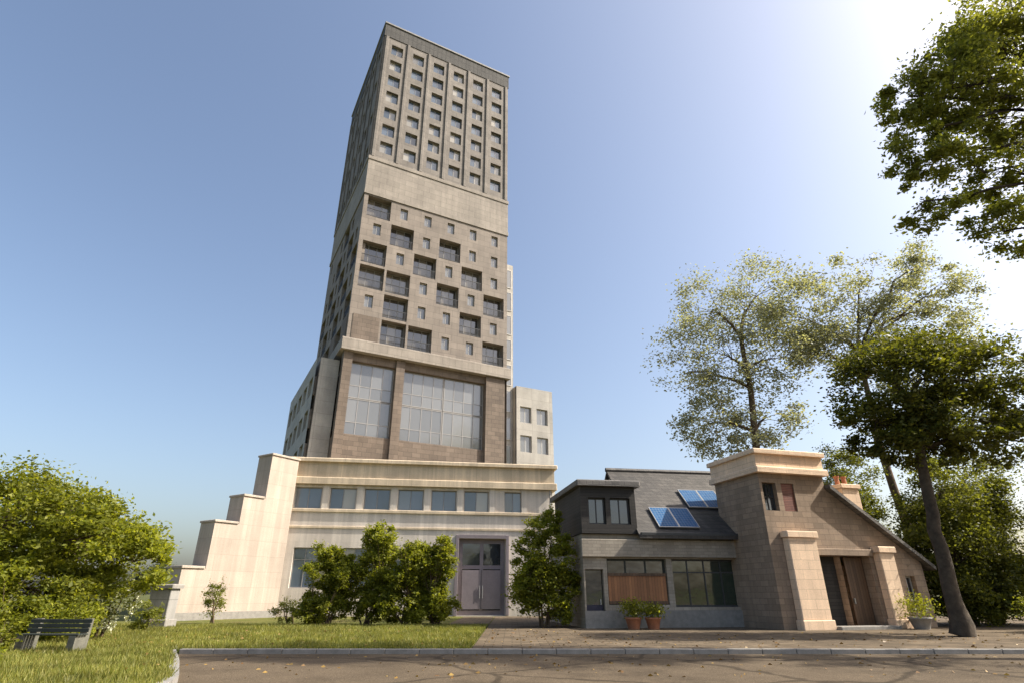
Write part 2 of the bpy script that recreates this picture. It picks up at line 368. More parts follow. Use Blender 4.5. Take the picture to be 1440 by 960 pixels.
def tree(name, label, cat, loc, trunk, r0, clumps, leafm, barkm, leaf=.16, per=150, group=None, r_twig=.02, hollow=.55, subf=.30, limbs=True):
    """trunk: list of points (local); clumps: (x,y,z, rx,ry,rz, nsub). Limbs run to each clump and twigs to each leaf cluster."""
    root = thing(name, label, cat, loc, 0, group); mb = MB()
    k = len(trunk); rad = [r0 * (1 - .55 * i / (k - 1)) for i in range(k)]; rad[0] *= 1.35
    pts = []; rr = []
    for i in range(k - 1):
        for j in range(3):
            t = j / 3; p = Vector(trunk[i]).lerp(Vector(trunk[i + 1]), t); 
            if 0 < i or j: p += Vector((rng.uniform(-1, 1), rng.uniform(-1, 1), 0)) * r0 * .22
            pts.append(p); rr.append(rad[i] * (1 - t) + rad[i + 1] * t)
    pts.append(Vector(trunk[-1])); rr.append(rad[-1])
    mb.tube(pts, rr, 10)
    cen = []
    for (x, y, z, rx, ry, rz, ns) in clumps:
        c = Vector((x, y, z))
        start = max((p for p in pts if p.z < z - .1 * rz), key=lambda p: p.z - .5 * (p - c).length, default=pts[-1])
        rl = max(r_twig * 1.5, r0 * .38 * min(1., (rx + rz) / 4))
        if limbs:
            lp = bend(start, c, .10, 6); mb.tube(lp, [rl * (1 - .65 * i / 6) for i in range(7)], 7)
        for q in range(ns):
            d = Vector((rng.gauss(0, 1), rng.gauss(0, 1), rng.gauss(0, 1))).normalized() * (rng.random() ** (1 / 3.) * (1 - hollow) + hollow * rng.uniform(.75, 1.05))
            s = c + Vector((d.x * rx, d.y * ry, d.z * rz))
            if limbs and q % 2 == 0:
                tp = bend(lp[rng.randint(2, 6)], s, .08, 3); mb.tube(tp, [r_twig * (1.3 - .9 * i / 3) for i in range(4)], 4)
            sr = subf * (rx + ry + rz) / 3 * rng.uniform(.6, 1.3)
            n = int(per * rng.uniform(.5, 1.4))
            g = nr.normal(size=(n, 3)) * np.array([sr, sr, sr * .6]) * .55
            cen.append(g + np.array(s))
    mb.build('trunk', barkm, root, True)
    leaf_mesh('crown', np.concatenate(cen), leaf, leafm, root)
    return root

def bush(name, label, cat, loc, clumps, leafm, leaf=.11, per=160, group=None, stems=5, barkm=None, subf=.33):
    root = thing(name, label, cat, loc, 0, group); mb = MB(); cen = []; spts = []
    for i in range(stems):
        c = clumps[i % len(clumps)]; a = (rng.uniform(-.25, .25), rng.uniform(-.2, .2), 0)
        b = (c[0] + rng.uniform(-.4, .4) * c[3], c[1] + rng.uniform(-.4, .4) * c[4], c[2])
        sp = bend(a, b, .05, 4); spts += sp; mb.tube(sp, [.05, .045, .035, .025, .015], 6)
    for (x, y, z, rx, ry, rz, ns) in clumps:
        for q in range(ns):
            d = Vector((rng.gauss(0, 1), rng.gauss(0, 1), rng.gauss(0, 1))).normalized() * rng.uniform(.55, 1.02)
            s = (x + d.x * rx, y + d.y * ry, max(.12, z + d.z * rz)); sr = subf * (rx + ry + rz) / 3 * rng.uniform(.6, 1.3)
            n = int(per * rng.uniform(.6, 1.4)); g = nr.normal(size=(n, 3)) * np.array([sr, sr, sr * .7]) * .55 + np.array(s)
            g[:, 2] = np.abs(g[:, 2]) + .02; cen.append(g)
    for (x, y, z, rx, ry, rz, ns) in clumps:
        for q in range(max(3, ns // 3)):
            d = Vector((rng.gauss(0, 1), rng.gauss(0, 1), abs(rng.gauss(0, 1)) * .8)).normalized(); L_s = rng.uniform(1.08, 1.3)
            s = Vector((x + d.x * rx * L_s, y + d.y * ry * L_s, max(.2, z + d.z * rz * L_s))); r_ = min(spts, key=lambda p: (p - s).length)
            mb.tube([r_, (r_ + s) / 2 + Vector((0, 0, .03)), s], [.012, .009, .004], 4)
            k = 26; t = nr.uniform(.5, 1.05, k)[:, None]; cen.append(np.array(r_) * (1 - t) + np.array(s) * t + nr.normal(0, .06, (k, 3)))
    mb.build('stem', barkm or M['bark_brown'], root, True)
    leaf_mesh('foliage', np.concatenate(cen), leaf, leafm, root)
    return root

# ------------------------------------------------------------------ world, sun, camera
SUN_AZ, SUN_EL = 91., 42.      # azimuth from +Y towards +X
w = bpy.data.worlds.new('World'); S.world = w; w.use_nodes = True; nt = w.node_tree
sky = nt.nodes.new('ShaderNodeTexSky'); sky.sky_type = 'NISHITA'; sky.sun_disc = False
sky.sun_elevation = R(SUN_EL); sky.sun_rotation = R(SUN_AZ); sky.altitude = 0; sky.air_density = 1.0; sky.dust_density = 4.0; sky.ozone_density = .7
nt.links.new(sky.outputs[0], nt.nodes['Background'].inputs[0]); nt.nodes['Background'].inputs[1].default_value = .108
sl = bpy.data.lights.new('sun', 'SUN'); sl.energy = 4.0; sl.angle = R(.53); sl.color = (1., .93, .82)
so = bpy.data.objects.new('sun', sl); COL.objects.link(so)
sd = Vector((math.sin(R(SUN_AZ)) * math.cos(R(SUN_EL)), math.cos(R(SUN_AZ)) * math.cos(R(SUN_EL)), math.sin(R(SUN_EL))))
so.rotation_euler = sd.to_track_quat('Z', 'Y').to_euler(); so.location = sd * 120
cam = bpy.data.cameras.new('camera'); co = bpy.data.objects.new('camera', cam); COL.objects.link(co)
co.location = (0, 0, 1.6); co.rotation_euler = (R(90 + 23.9), 0, 0); cam.lens = 20; cam.sensor_width = 36; cam.clip_end = 6000; S.camera = co
S.view_settings.view_transform = 'Standard'; S.view_settings.look = 'None'; S.view_settings.gamma = 1; S.view_settings.exposure = 1.1

# ------------------------------------------------------------------ ground
def sheet(name, x0, y0, x1, y1, z, m, nx=1, ny=1):
    mb = MB(); mb.quad((x0, y0, z), (x1, y0, z), (x1, y1, z), (x0, y1, z)); return structure(mb.build(name, m))
sheet('ground', -2500, -2500, 2500, 2500, 0, M['earth'])
sheet('road', -10.5, -30, 90, 18.8, .004, M['asphalt'])
structure(MB().box(-1.2, 19.0, .0, 60, 46, .12).build('sidewalk', M['paving']))
structure(MB().box(-40, 19.0, .0, -1.23, 46, .11).build('verge', M['turf']))
EY, EX = [-30, 6, 9.5, 12.8, 16, 18.97], [-5.2, -5.2, -5.5, -6.5, -8.2, -9.9]
edge = lambda y: float(np.interp(y, EY, EX))
mb = MB(); ys = [-30 + 36 * i / 6 for i in range(6)] + [6 + 12.97 * i / 16 for i in range(17)]
for a, b in zip(ys[:-1], ys[1:]): mb.quad((-40, a, .1), (edge(a) - .2, a, .1), (edge(b) - .2, b, .1), (-40, b, .1))
structure(mb.build('lawn', M['turf']))
kb = MB()
x = -9.7
while x < 60:
    kb.box(x, 18.8, -.02, x + .985, 18.995, .135 + rng.uniform(-.004, .004), .015); x += 1.0
structure(kb.build('kerb', M['bench_stone']))
kb = MB(); y = 2.
while y < 18.2:
    y2 = min(y + .85, 18.75); p, q = Vector((edge(y), y, 0)), Vector((edge(y2 - .012), y2 - .012, 0)); n_ = Vector((-(q - p).y, (q - p).x, 0)).normalized() * .2; h = .13 + rng.uniform(-.004, .004)
    v = [p, q, q + n_, p + n_]; n = len(kb.v)
    kb.v += [(a.x, a.y, -.02) for a in v] + [(a.x, a.y, h) for a in v]
    kb.f += [tuple(n + i for i in f) for f in ((4, 5, 6, 7), (0, 1, 5, 4), (1, 2, 6, 5), (2, 3, 7, 6), (3, 0, 4, 7))]; y = y2
structure(kb.build('kerb', M['bench_stone']))
structure(MB().box(-3.4, 31.0, .115, -1.26, 44.9, .135).build('path', M['paving']))

# grass
def grass(name, n, x0, y0, x1, y1, z, h, mat, edged=False):
    c = np.empty((n, 3)); c[:, 0] = nr.uniform(x0, x1, n); c[:, 1] = nr.uniform(y0, y1, n); c[:, 2] = z
    pat = np.sin(c[:, 0] * 1.3 + 2 * np.sin(c[:, 1] * .7)) * np.sin(c[:, 1] * 1.7 + 1.5 * np.sin(c[:, 0] * .9)) + nr.normal(0, .35, n)
    keep = pat > -.75
    if edged: keep &= c[:, 0] < np.interp(c[:, 1], EY, EX) - .16 + nr.normal(0, .05, n)
    c = c[keep]; pat = pat[keep]; n = len(c); h = h * (1 + .35 * np.clip(pat, -1, 1))
    hh = h * nr.uniform(.4, 1.4, n); a = nr.uniform(0, math.tau, n); wd = .012 * nr.uniform(.7, 1.5, n)
    ln = nr.normal(0, .35, (n, 2)) * hh[:, None]
    v = np.empty((n, 3, 3)); s = np.stack([np.cos(a) * wd, np.sin(a) * wd], 1)
    v[:, 0] = c; v[:, 0, :2] -= s; v[:, 1] = c; v[:, 1, :2] += s; v[:, 2] = c; v[:, 2, :2] += ln; v[:, 2, 2] += hh
    me = bpy.data.meshes.new(name); me.vertices.add(n * 3); me.loops.add(n * 3); me.polygons.add(n)
    me.vertices.foreach_set('co', v.reshape(-1)); me.loops.foreach_set('vertex_index', np.arange(n * 3))
    me.polygons.foreach_set('loop_start', np.arange(0, n * 3, 3)); me.polygons.foreach_set('loop_total', np.full(n, 3)); me.update()
    me.materials.append(mat); o = bpy.data.objects.new(name, me); COL.objects.link(o); return stuff(o)
o = grass('grass', 150000, -24, 19.02, -1.25, 33, .10, .13, M['blade']); tag(o, 'yellow green grass of the verge behind the kerb', 'grass')
o = grass('grass', 150000, -22, 9, -5., 18.95, .09, .13, M['blade'], True); tag(o, 'bright green grass of the near lawn at bottom left', 'grass')
# fallen leaves on lawn, verge and paving
c = np.stack([nr.uniform(-20, 24, 1500), nr.uniform(13.5, 30, 1500), np.zeros(1500)], 1)
c[:, 2] = np.where(c[:, 1] > 19.02, np.where(c[:, 0] < -1.3, .19, .132), np.where(c[:, 0] < np.interp(c[:, 1], EY, EX) - .2, .17, .014))
c = c[~((c[:, 1] > 18.6) & (c[:, 1] < 19.1))]; c = c[~((c[:, 0] > 2.8) & (c[:, 1] > 26.5))]
o = stuff(leaf_mesh('fallen_leaves', c, .10, M['leaf_fallen'], None, .03, .6)); tag(o, 'brown and yellow fallen leaves scattered on grass and paving', 'leaves')

# ------------------------------------------------------------------ tower
TW = 18.2
T = thing('apartment_tower', 'tall beige stone tower with staggered dark loggias and a dark roof edge', 'tower', (-16.64, 52, 0), math.atan2(8.6, 16.05))
core = MB().box(.9, .9, 0, TW - .02, TW - .02, 69).build('core', M['concrete'], T)
bays = [(.35 + i * 2.92, .35 + (i + 1) * 2.92) for i in range(6)]
rowsz = [25.0 + 3.0 * i for i in range(6)]
darkR = [{1, 2, 5}, {1, 4}, {0, 1, 3, 5}, {0, 2, 4}, {1, 3}, {0}]      # from the lowest row up
darkL = [{1, 3}, {0, 2, 4}, {1, 3, 5}, {0, 2, 4}, {1, 3}, {2}]
opsR, opsL, winR, winL, lgR, lgL = [], [], [], [], [], []
for r, z in enumerate(rowsz):
    for c, (a, b) in enumerate(bays):
        for dk, ops, wn, lg in ((darkR, opsR, winR, lgR), (darkL, opsL, winL, lgL)):
            if c in dk[r]: o_ = (a + .12, z + .15, b - .12, z + 2.85); lg.append(o_)
            elif (c + r) % 2 == 0 or dk is darkR: o_ = (a + 1.02, z + .9, a + 1.9, z + 2.35); wn.append(o_)
            else: continue
            ops.append(o_)
upR, upL = [], []
for i in range(7):
    z = 49.4 + 2.72 * i
    for c, (a, b) in enumerate(bays):
        upR.append((a + .7, z, a + 2.22, z + 1.7))
        if i % 2 == 0: upL.append((a + .7, z, a + 2.22, z + 1.7))
wl = MB()
PR = openings_wall(wl, 'R', 0, TW, 24.99, 42.99, 0, [o for o in opsR], .88)
PL = openings_wall(wl, 'L', 0.003, TW, 24.99, 42.99, 0, [o for o in opsL], .88)
uw = MB(); openings_wall(uw, 'R', 0, TW, 48.4, 68.5, 0, upR, .4); openings_wall(uw, 'L', 0.003, TW, 48.4, 68.5, 0, upL, .4); uw.build('upper_wall', M['stone_crown'], T)
wl.quad((TW, 0, 0), (TW, TW, 0), (TW, TW, 68.5), (TW, 0, 68.5)); wl.quad((0, TW, 0), (TW, TW, 0), (TW, TW, 68.5), (0, TW, 68.5))
wl.build('wall', M['stone'], T)
bd = MB()
bd.box(-.12, -.12, 43.0, TW + .1, TW + .1, 43.55, .04); bd.box(-.05, -.05, 43.55, TW + .05, TW + .05, 47.9); bd.box(-.14, -.14, 47.9, TW + .12, TW + .12, 48.4, .04)
bd.build('pale_band', M['stone_pale'], T)
# thin ribs up the crown
rb = MB()
for c in range(7):
    x = .35 + c * 2.92; x = min(max(x, .25), TW - .25)
    rb.box(x - .18, -.16, 48.42, x + .18, -.002, 68.48, .03); rb.box(-.16, x - .18, 48.42, -.002, x + .18, 68.48, .03)
rb.build('rib', M['stone_crown'], T)
for o_ in upR: window(T, PR, *o_, .38, M['glass_blue'], M['frame'], .05, (.5,))
for o_ in upL: window(T, PL, *o_, .38, M['glass_pale'], M['frame'], .05, (.5,))
for o_ in winR: window(T, PR, *o_, .30, M['glass_pale'], M['frame_pale'], .05, (.5,))
for o_ in winL: window(T, PL, *o_, .30, M['glass_pale'], M['frame_pale'], .05, (.5,))
def loggia(P, a, b, c, d, out):
    w_ = window(T, P, a, b, c, d, .86, M['glass_warm'], M['frame'], .07, (.33, .67)); w_.name = 'loggia'
    rl = MB()
    pts = []
    def bar(u0, z0, u1, z1, t0, t1):
        p = [P(u0, z0, t0), P(u1, z0, t0), P(u1, z1, t0), P(u0, z1, t0), P(u0, z0, t1), P(u1, z0, t1), P(u1, z1, t1), P(u0, z1, t1)]
        n = len(rl.v); rl.v += p; rl.f += [tuple(n + i for i in q) for q in ((0, 1, 2, 3), (7, 6, 5, 4), (0, 4, 5, 1), (1, 5, 6, 2), (2, 6, 7, 3), (3, 7, 4, 0))]
    bar(a + .004, b + 1.02, c - .004, b + 1.08, .05, .12); bar(a + .004, b + .1, c - .004, b + .15, .06, .11)
    u = a + .1
    while u < c - .05: bar(u, b + .15, u + .03, b + 1.02, .07, .1); u += .14
    rl.build('railing', M['frame_dark'], w_)
    fl = MB(); n = 0
    bar2 = [P(a + .004, b + .004, .01), P(c - .004, b + .004, .01), P(c - .004, b + .004, .78), P(a + .004, b + .004, .78)]
    fl.quad(*bar2); fl.build('balcony_floor', M['concrete'], w_)
for o_ in lgR: loggia(PR, *o_, -1)
for o_ in lgL: loggia(PL, *o_, -1)
# brown infill panels at the foot of the staggered zone
for (a, z) in ((.42, 25.1),):
    MB().box(a, -.05, z, a + 2.76, -.003, z + 2.8).build('infill_panel', M['stone_brown'], T)
for i in (0, 2, 4):
    MB().box(-.05, bays[i][0] + .08, 25.1, -.003, bays[i][1] - .08, 27.9).build('infill_panel', M['stone_brown'], T)
# parapet, coping and roof plant
pp = MB(); pp.box(-.08, -.08, 68.5, TW + .08, .5, 70.7); pp.box(-.08, .5, 68.5, .5, TW + .08, 70.7); pp.box(TW - .5, .5, 68.5, TW + .08, TW + .08, 70.7); pp.box(.5, TW - .5, 68.5, TW - .5, TW + .08, 70.7)
pr = pp.build('parapet', M['parapet'], T)
cp = MB(); cp.box(-.2, -.2, 70.7, TW + .2, .62, 70.95, .03); cp.box(-.2, .62, 70.7, .62, TW + .2, 70.95, .03); cp.build('coping', M['frame'], pr)
MB().box(.5, .5, 69., TW - .5, TW - .5, 69.2).build('roof', M['concrete'], T)
MB().box(10, 10, 69.2, 15, 16, 72.2, .05).build('roof_plant', M['concrete'], T)
# ledge and glazed lower storeys
lg = MB(); lg.box(-.45, -.45, 23.75, TW + .3, TW + .2, 24.99, .06); lg.build('ledge', M['stone_pale'], T)
fr = MB()
for x in (0.0, 5.4): fr.box(x + (.0 if x else 0), .0, 0, x + .9, .85, 23.74)
fr.box(15.6, -.1, 0, 17.9, .85, 23.74); fr.box(0, .86, 0, .85, TW, 15.2); fr.box(.9, .25, 22.9, 15.6, .85, 23.74)
fr.build('pier', M['stone_brown'], T)
fr2 = MB(); fr2.box(.9, .3, 13.0, 15.6, .85, 15.5); fr2.build('spandrel', M['stone_brown'], T)
PG = lambda u, z, d: (u, .2 + d, z)
for (a, b) in ((.9, 5.4), (6.3, 10.9), (10.95, 15.6)):
    for z in (15.5, 19.2):
        window(T, PG, a, z, b, z + 3.66, .5, M['glass_pale'], M['frame'], .09, (.25, .5, .75), (.35,))
PG2 = lambda u, z, d: (.2 + d, u, z)
for k in range(4):
    for z in (15.5, 19.2):
        window(T, PG2, .95 + k * 4.3, z, 5.2 + k * 4.3, z + 3.66, .5, M['glass_pale'], M['frame'], .09, (.5,), (.35,))
# glazed stair shaft on the right flank
ss = MB(); ss.box(TW + .01, 2.4, 0, TW + 2.1, 8.4, 40.5); st = ss.build('stair_shaft', M['wing_concrete'], T)
for i in range(12):
    z = 1.0 + i * 3.25 + .3
    window(T, lambda u, z, d: (u, 2.36 + d, z), TW + .35, z, TW + 1.85, z + 2.6, .035, M['glass_pale'], M['frame_pale'], .06)
# lower wing, wider than the tower
ops = []
for i in range(5):
    z = 6.0 + i * 3.4
    for (a, b) in ((20.8, 22.3), (23.0, 24.5)): ops.append((a, z, b, z + 1.9))
wg = MB(); PW = openings_wall(wg, 'R', TW + 2.12, 25.2, 0, 23.9, 1.6, ops, .35)
wg.box(TW + 2.12, 1.96, 0, 25.19, 18, 23.88); wg.quad((25.2, 1.6, 0), (25.2, 18, 0), (25.2, 18, 23.9), (25.2, 1.6, 23.9)); wg.quad((TW + 2.12, 1.6, 23.9), (25.2, 1.6, 23.9), (25.2, 1.97, 23.9), (TW + 2.12, 1.97, 23.9))
wg.build('wing', M['wing_concrete'], T)
for o_ in ops: window(T, PW, *o_, .33, M['glass_pale'], M['frame_pale'], .06, (.5,))
opl = [(2.6 + 3.2 * k, 6.0 + i * 3.4, 4.8 + 3.2 * k, 7.9 + i * 3.4) for k in range(5) for i in range(5)]
wg = MB(); PW2 = openings_wall(wg, 'L', 1.6, 18.4, 0, 23.2, -2.2, opl, .35)
wg.box(-1.84, 1.6, 0, -.02, 18.4, 23.2); wg.build('wing', M['wing_concrete'], T)
for o_ in opl: window(T, PW2, *o_, .33, M['glass_pale'], M['frame_pale'], .06, (.5,))

# ------------------------------------------------------------------ long low building at the tower's foot
B = thing('low_building', 'low cream building with deep cornice and window band before the tower', 'building', (-17.3, 45, 0), R(9))
BW, BH = 20.9, 9.45
ops = []
for i in range(6): ops.append((.5 + i * 2.62, 7.65, 2.5 + i * 2.62, 9.25))
ops += [(16.9, 7.65, 18.3, 9.25)]
gops = [(1.0, 2.0, 3.6, 4.8), (4.6, 2.0, 7.2, 4.8), (8.2, 2.0, 10.8, 4.8)]
ent = (13.3, .12, 17.0, 5.6)
wl = MB(); PB = openings_wall(wl, 'R', 0, BW, 0, BH, 0, ops + gops + [ent], .45)
wl.box(.01, .5, 0, BW - .01, 6.2, BH - .01); wl.quad((0, 0, 0), (0, 6.2, 0), (0, 6.2, BH), (0, 0, BH)); wl.quad((BW, 0, 0), (BW, 6.2, 0), (BW, 6.2, BH), (BW, 0, BH))
wl.build('wall', M['render_white'], B)
for o_ in ops: window(B, PB, *o_, .3, M['glass_blue'], M['frame'], .07, (.5,))
for o_ in gops: window(B, PB, *o_, .3, M['glass_blue'], M['frame'], .07, (.33, .67), (.7,))
for xx in (.22, BW - .25): MB().tube([(xx, -.22, 9.4), (xx, -.22, .2)], [.06, .06], 8).build('downpipe', M['frame'], B)
cn = MB(); cn.box(-.35, -.35, 9.47, BW + .35, 6.5, 10.0, .05); cn.box(-.15, -.15, 10.0, BW + .15, 6.3, 11.2); cn.box(-.42, -.42, 11.2, BW + .42, 6.6, 11.5, .06)
cn.build('cornice', M['cornice'], B)
sl_ = MB(); sl_.box(-.08, -.14, 7.4, BW + .08, -.003, 7.62, .03); sl_.box(-.06, -.08, 6.2, BW + .06, -.004, 6.36, .02); sl_.build('sill_band', M['cornice'], B)
for i in range(7): MB().box(2.6 + i * 2.62 - .02, -.07, 7.625, 3.02 + i * 2.62, -.004, 9.46).build('pilaster', M['render_white'], B)
en = window(B, PB, *ent, .42, M['glass'], M['mauve'], .35, (.5,), (.62,)); en.name = 'entrance'
e2 = MB(); e2.box(13.05, -.18, .12, 13.3, -.003, 5.85, .02); e2.box(17.0, -.18, .12, 17.25, -.003, 5.85, .02); e2.box(13.3, -.18, 5.6, 17.0, -.003, 5.85); e2.build('door_surround', M['mauve'], en)
hd = MB(); hd.box(13.66, .19, .55, 16.64, .34, 3.3); dl = hd.build('door', M['mauve'], en)
for xx in (15.02, 15.24): MB().tube([(xx, .13, 1.3), (xx, .13, 2.2)], [.025, .025], 8).build('handle', M['steel'], en)
MB().box(15.135, .17, .56, 15.165, .195, 3.29).build('door_joint', M['frame_dark'], en)

# ------------------------------------------------------------------ stepped white flank wall
dx, dy = .53, .848
Wt = thing('stepped_wall', 'sunlit cream wall climbing in steps on the left of the tower', 'wall', (-20.5, 38, 0), math.atan2(dy, dx))
tops = [(0, 1.55, 3.1), (1.55, 3.3, 6.0), (3.3, 5.0, 7.9), (5.0, 7.4, 11.1)]
sw = MB(); prof = [(0, 0)]
for a, b, h in tops: prof += [(a, h), (b, h)]
prof += [(7.4, 0)]
sw.prism(prof, 'y', 0, 1.6); sw.build('wall', M['wing_white'], Wt)
for a, b, h in tops: MB().box(a - .07, -.09, h, b + (-.08 if b < 7 else .08), 1.69, h + .14, .03).build('coping', M['wing_white'], Wt)
pb = MB(); pb.box(0, -.05, .0, 7.35, -.003, .55); pb.build('plinth', M['bench_stone'], Wt)

# ------------------------------------------------------------------ shop
Sh = thing('shop', 'low tan shop with dark slate roof and green glass shopfront', 'shop', (3.5, 30, .12), R(9))
L_ = 9.4
sops = [(1.2, 1.0, 4.3, 3.1), (4.6, .9, 8.2, 3.1), (.08, .0, 1.0, 2.6)]
wl = MB(); PS = openings_wall(wl, 'R', 0, L_, 0, 4.25, 0, sops, .35)
wl.box(.01, .4, 0, L_ - .01, 7.5, 4.24); wl.quad((0, 0, 0), (0, 7.5, 0), (0, 7.5, 4.25), (0, 0, 4.25)); wl.build('wall', M['shop_wall'], Sh)
wn = window(Sh, PS, *sops[0], .3, M['glass'], M['bench_wood'], .1, (.33, .67)); wn['label'] = 'window above an orange brown timber panel'
op = MB().box(1.25, .10, 1.05, 4.25, .22, 2.42).build('board_panel', M['orange_wood'], Sh); op['label'] = 'orange brown timber panel under the shop window'
bt = MB(); bt.box(1.24, .04, 2.3, 4.26, .099, 2.43, .01); bt.box(1.24, .04, 1.03, 4.26, .099, 1.17, .01); bt.build('batten', M['brown_wood'], op)
window(Sh, PS, *sops[1], .3, M['glass_green'], M['frame_dark'], .08, (.25, .5, .75), (.72,))['label'] = 'dark green glazed shop window'
dr = MB(); dr.box(.12, .2, .0, .96, .27, 1.0); dd = dr.build('door', M['blue_door'], Sh)
MB().box(.12, .21, 1.0, .96, .26, 2.55).build('door_glass', M['glass'], dd); MB().box(.82, .15, 1.0, .86, .2, 1.25).build('handle', M['steel'], dd)
MB().box(-.02, -.06, 0, L_, -.003, .75).build('plinth', M['bench_stone'], Sh)
fa = MB(); fa.box(-.1, -.22, 3.18, L_ - .02, -.003, 4.0, .03); fa.build('fascia', M['shop_wall'], Sh)
gt = MB(); gt.box(2.9, -.62, 4.18, L_ + .1, -.48, 4.32, .02); gt.build('gutter', M['frame_dark'], Sh)
# pitched roof over the right two thirds
rf = MB(); rf.prism([(-.6, 4.2), (3.9, 8.25), (8.1, 4.2), (8.1, 4.05), (3.9, 8.08), (-.6, 4.03)], 'x', 2.8, L_ + .25)
roof = rf.build('roof', M['slate'], Sh)
MB().prism([(-.2, 4.26), (3.9, 8.0), (7.6, 4.26)], 'x', 3.0, L_ - .02).build('gable_wall', M['shop_wall'], Sh)
rd = MB(); rd.tube([(2.75, 3.9, 8.28), (L_ + .3, 3.9, 8.28)], [.13, .13], 8); rd.build('ridge', M['slate_grey'], roof)
# dark timber bay on the left
by = MB(); bops = [(.35, 4.7, 1.25, 6.0), (1.5, 4.7, 2.55, 6.0)]
PBay = openings_wall(by, 'R', -.05, 2.85, 4.26, 6.55, -.25, bops, .3); by.box(-.05, .06, 4.26, 2.84, 5.5, 6.54); by.quad((-.05, -.25, 4.26), (-.05, .07, 4.26), (-.05, .07, 6.55), (-.05, -.25, 6.55)); by.quad((2.85, -.25, 4.26), (2.85, .07, 4.26), (2.85, .07, 6.55), (2.85, -.25, 6.55))
bay = by.build('timber_bay', M['dark_wood'], Sh)
for o_ in bops: window(Sh, PBay, *o_, .27, M['glass'], M['frame_dark'], .07, (.5,))
MB().box(-.3, -.55, 6.56, 3.1, 5.8, 6.86, .05).build('bay_roof', M['slate_grey'], Sh)
# solar panels lying on the slope
sl_a = math.atan2(4.05, 4.5)
def solar(x, s, label):
    o = MB().box(0, 0, .0, 1.02, 1.62, .045).build('solar_panel', M['solar'])
    lp = Vector((x, -.6 + s * math.cos(sl_a) - .055 * math.sin(sl_a), 4.2 + s * math.sin(sl_a) + .075))
    o.location = Vector((3.5, 30, .12)) + Matrix.Rotation(R(9), 3, 'Z') @ lp; o.rotation_euler = (sl_a, 0, R(9))
    tag(o, label, 'solar panel', 'blue solar panels on the slate roof')
    f = MB(); f.box(-.04, -.04, -.02, 1.06, -.001, .055); f.box(-.04, 1.621, -.02, 1.06, 1.66, .055); f.box(-.04, 0, -.02, -.001, 1.62, .055); f.box(1.021, 0, -.02, 1.06, 1.62, .055)
    f.build('panel_frame', M['steel'], o)
solar(4.05, .5, 'lower left blue solar panel next to the dark timber bay')
solar(5.16, .5, 'blue solar panel second from the timber bay in the lower row')
solar(6.45, 2.3, 'blue solar panel at the left of the upper row on the slates')
solar(7.56, 2.3, 'rightmost blue solar panel high on the slate roof')

# ------------------------------------------------------------------ stone house with portal
H = thing('stone_house', 'tan stone house with cream portal piers and a dark doorway', 'house', (12.2, 28.5, .12), R(16))
hops = [(.15, 5.2, .95, 6.55), (1.25, 5.2, 2.0, 6.55), (7.65, 1.2, 8.25, 2.3)]
OA, OB, OZ = 2.6, 5.7, 3.2
wl = MB(); PH = openings_wall(wl, 'R', 0, 3.9, 0, 7.0, 0, [hops[0], hops[1], (OA, 0, 3.9, OZ)], .4)
zr = lambda x: 6.35 - (x - 3.9) * (6.35 - 2.9) / (8.9 - 3.9)
def strip(a, b, z0=0., z1=None): wl.poly([(a, 0, z0), (b, 0, z0), (b, 0, zr(b) if z1 is None else z1), (a, 0, zr(a) if z1 is None else z1)])
strip(3.9, OB, OZ); strip(OB, 7.65); strip(7.65, 8.25, 0, 1.2); strip(7.65, 8.25, 2.3); strip(8.25, 8.9)
wl.quad((OB, 0, 0), (OB, .9, 0), (OB, .9, OZ), (OB, 0, OZ)); wl.quad((3.9, 0, OZ), (OB, 0, OZ), (OB, .9, OZ), (3.9, .9, OZ)); wl.quad((OA, .4, 0), (OA, .9, 0), (OA, .9, OZ), (OA, .4, OZ)); wl.quad((3.9, .4, OZ), (OA, .4, OZ), (OA, .9, OZ), (3.9, .9, OZ))
a, b, c, d = hops[2]
for p, q in (((a, b), (c, b)), ((c, b), (c, d)), ((c, d), (a, d)), ((a, d), (a, b))): wl.quad((p[0], 0, p[1]), (q[0], 0, q[1]), (q[0], .4, q[1]), (p[0], .4, p[1]))
wl.box(.01, .95, 0, 8.89, 8, 2.8); wl.box(.01, .41, 3.25, OA - .01, 3.6, 6.99); wl.box(.02, .41, 0, OA - .02, .94, 3.2); wl.box(OB + .02, .41, 0, 8.88, .94, 2.79); wl.quad((8.9, 0, 0), (8.9, 8, 0), (8.9, 8, 2.9), (8.9, 0, 2.9))
wl.quad((0, 0, 0), (0, 8, 0), (0, 8, 3.3), (0, 0, 3.3)); wl.quad((0, 0, 3.3), (0, 3.6, 3.3), (0, 3.6, 7), (0, 0, 7)); wl.quad((3.9, 0, 6.3), (3.9, 3.6, 6.3), (3.9, 3.6, 7.0), (3.9, 0, 7.0)); wl.box(OA, .5, 3.3, 3.89, 3.59, 6.98)
wl.build('wall', M['house_wall'], H)
window(H, PH, *hops[0], .32, M['glass'], M['frame_dark'], .06, (.5,), (.5,))
window(H, PH, *hops[2], .32, M['glass'], M['frame_pale'], .06, (.5,))
sh = MB(); sh.box(1.27, .05, 5.22, 1.98, .13, 6.53); sh.build('shutter', M['red_wood'], H)['label'] = 'closed red brown shutter'
pt = MB(); pt.box(-.25, -.3, 7.0, 4.1, 3.8, 7.3, .05); pt.box(-.1, -.12, 7.3, 3.95, 3.7, 7.95); pt.box(-.25, -.28, 7.95, 4.1, 3.8, 8.18, .04); pt.build('parapet', M['pier'], H)
lr = MB(); lr.prism([(3.92, zr(3.9) + .02), (9.4, zr(9.4) + .02), (9.4, zr(9.4) + .22), (3.92, zr(3.9) + .22)], 'y', -.35, 8.2); lr.build('roof', M['slate_grey'], H)
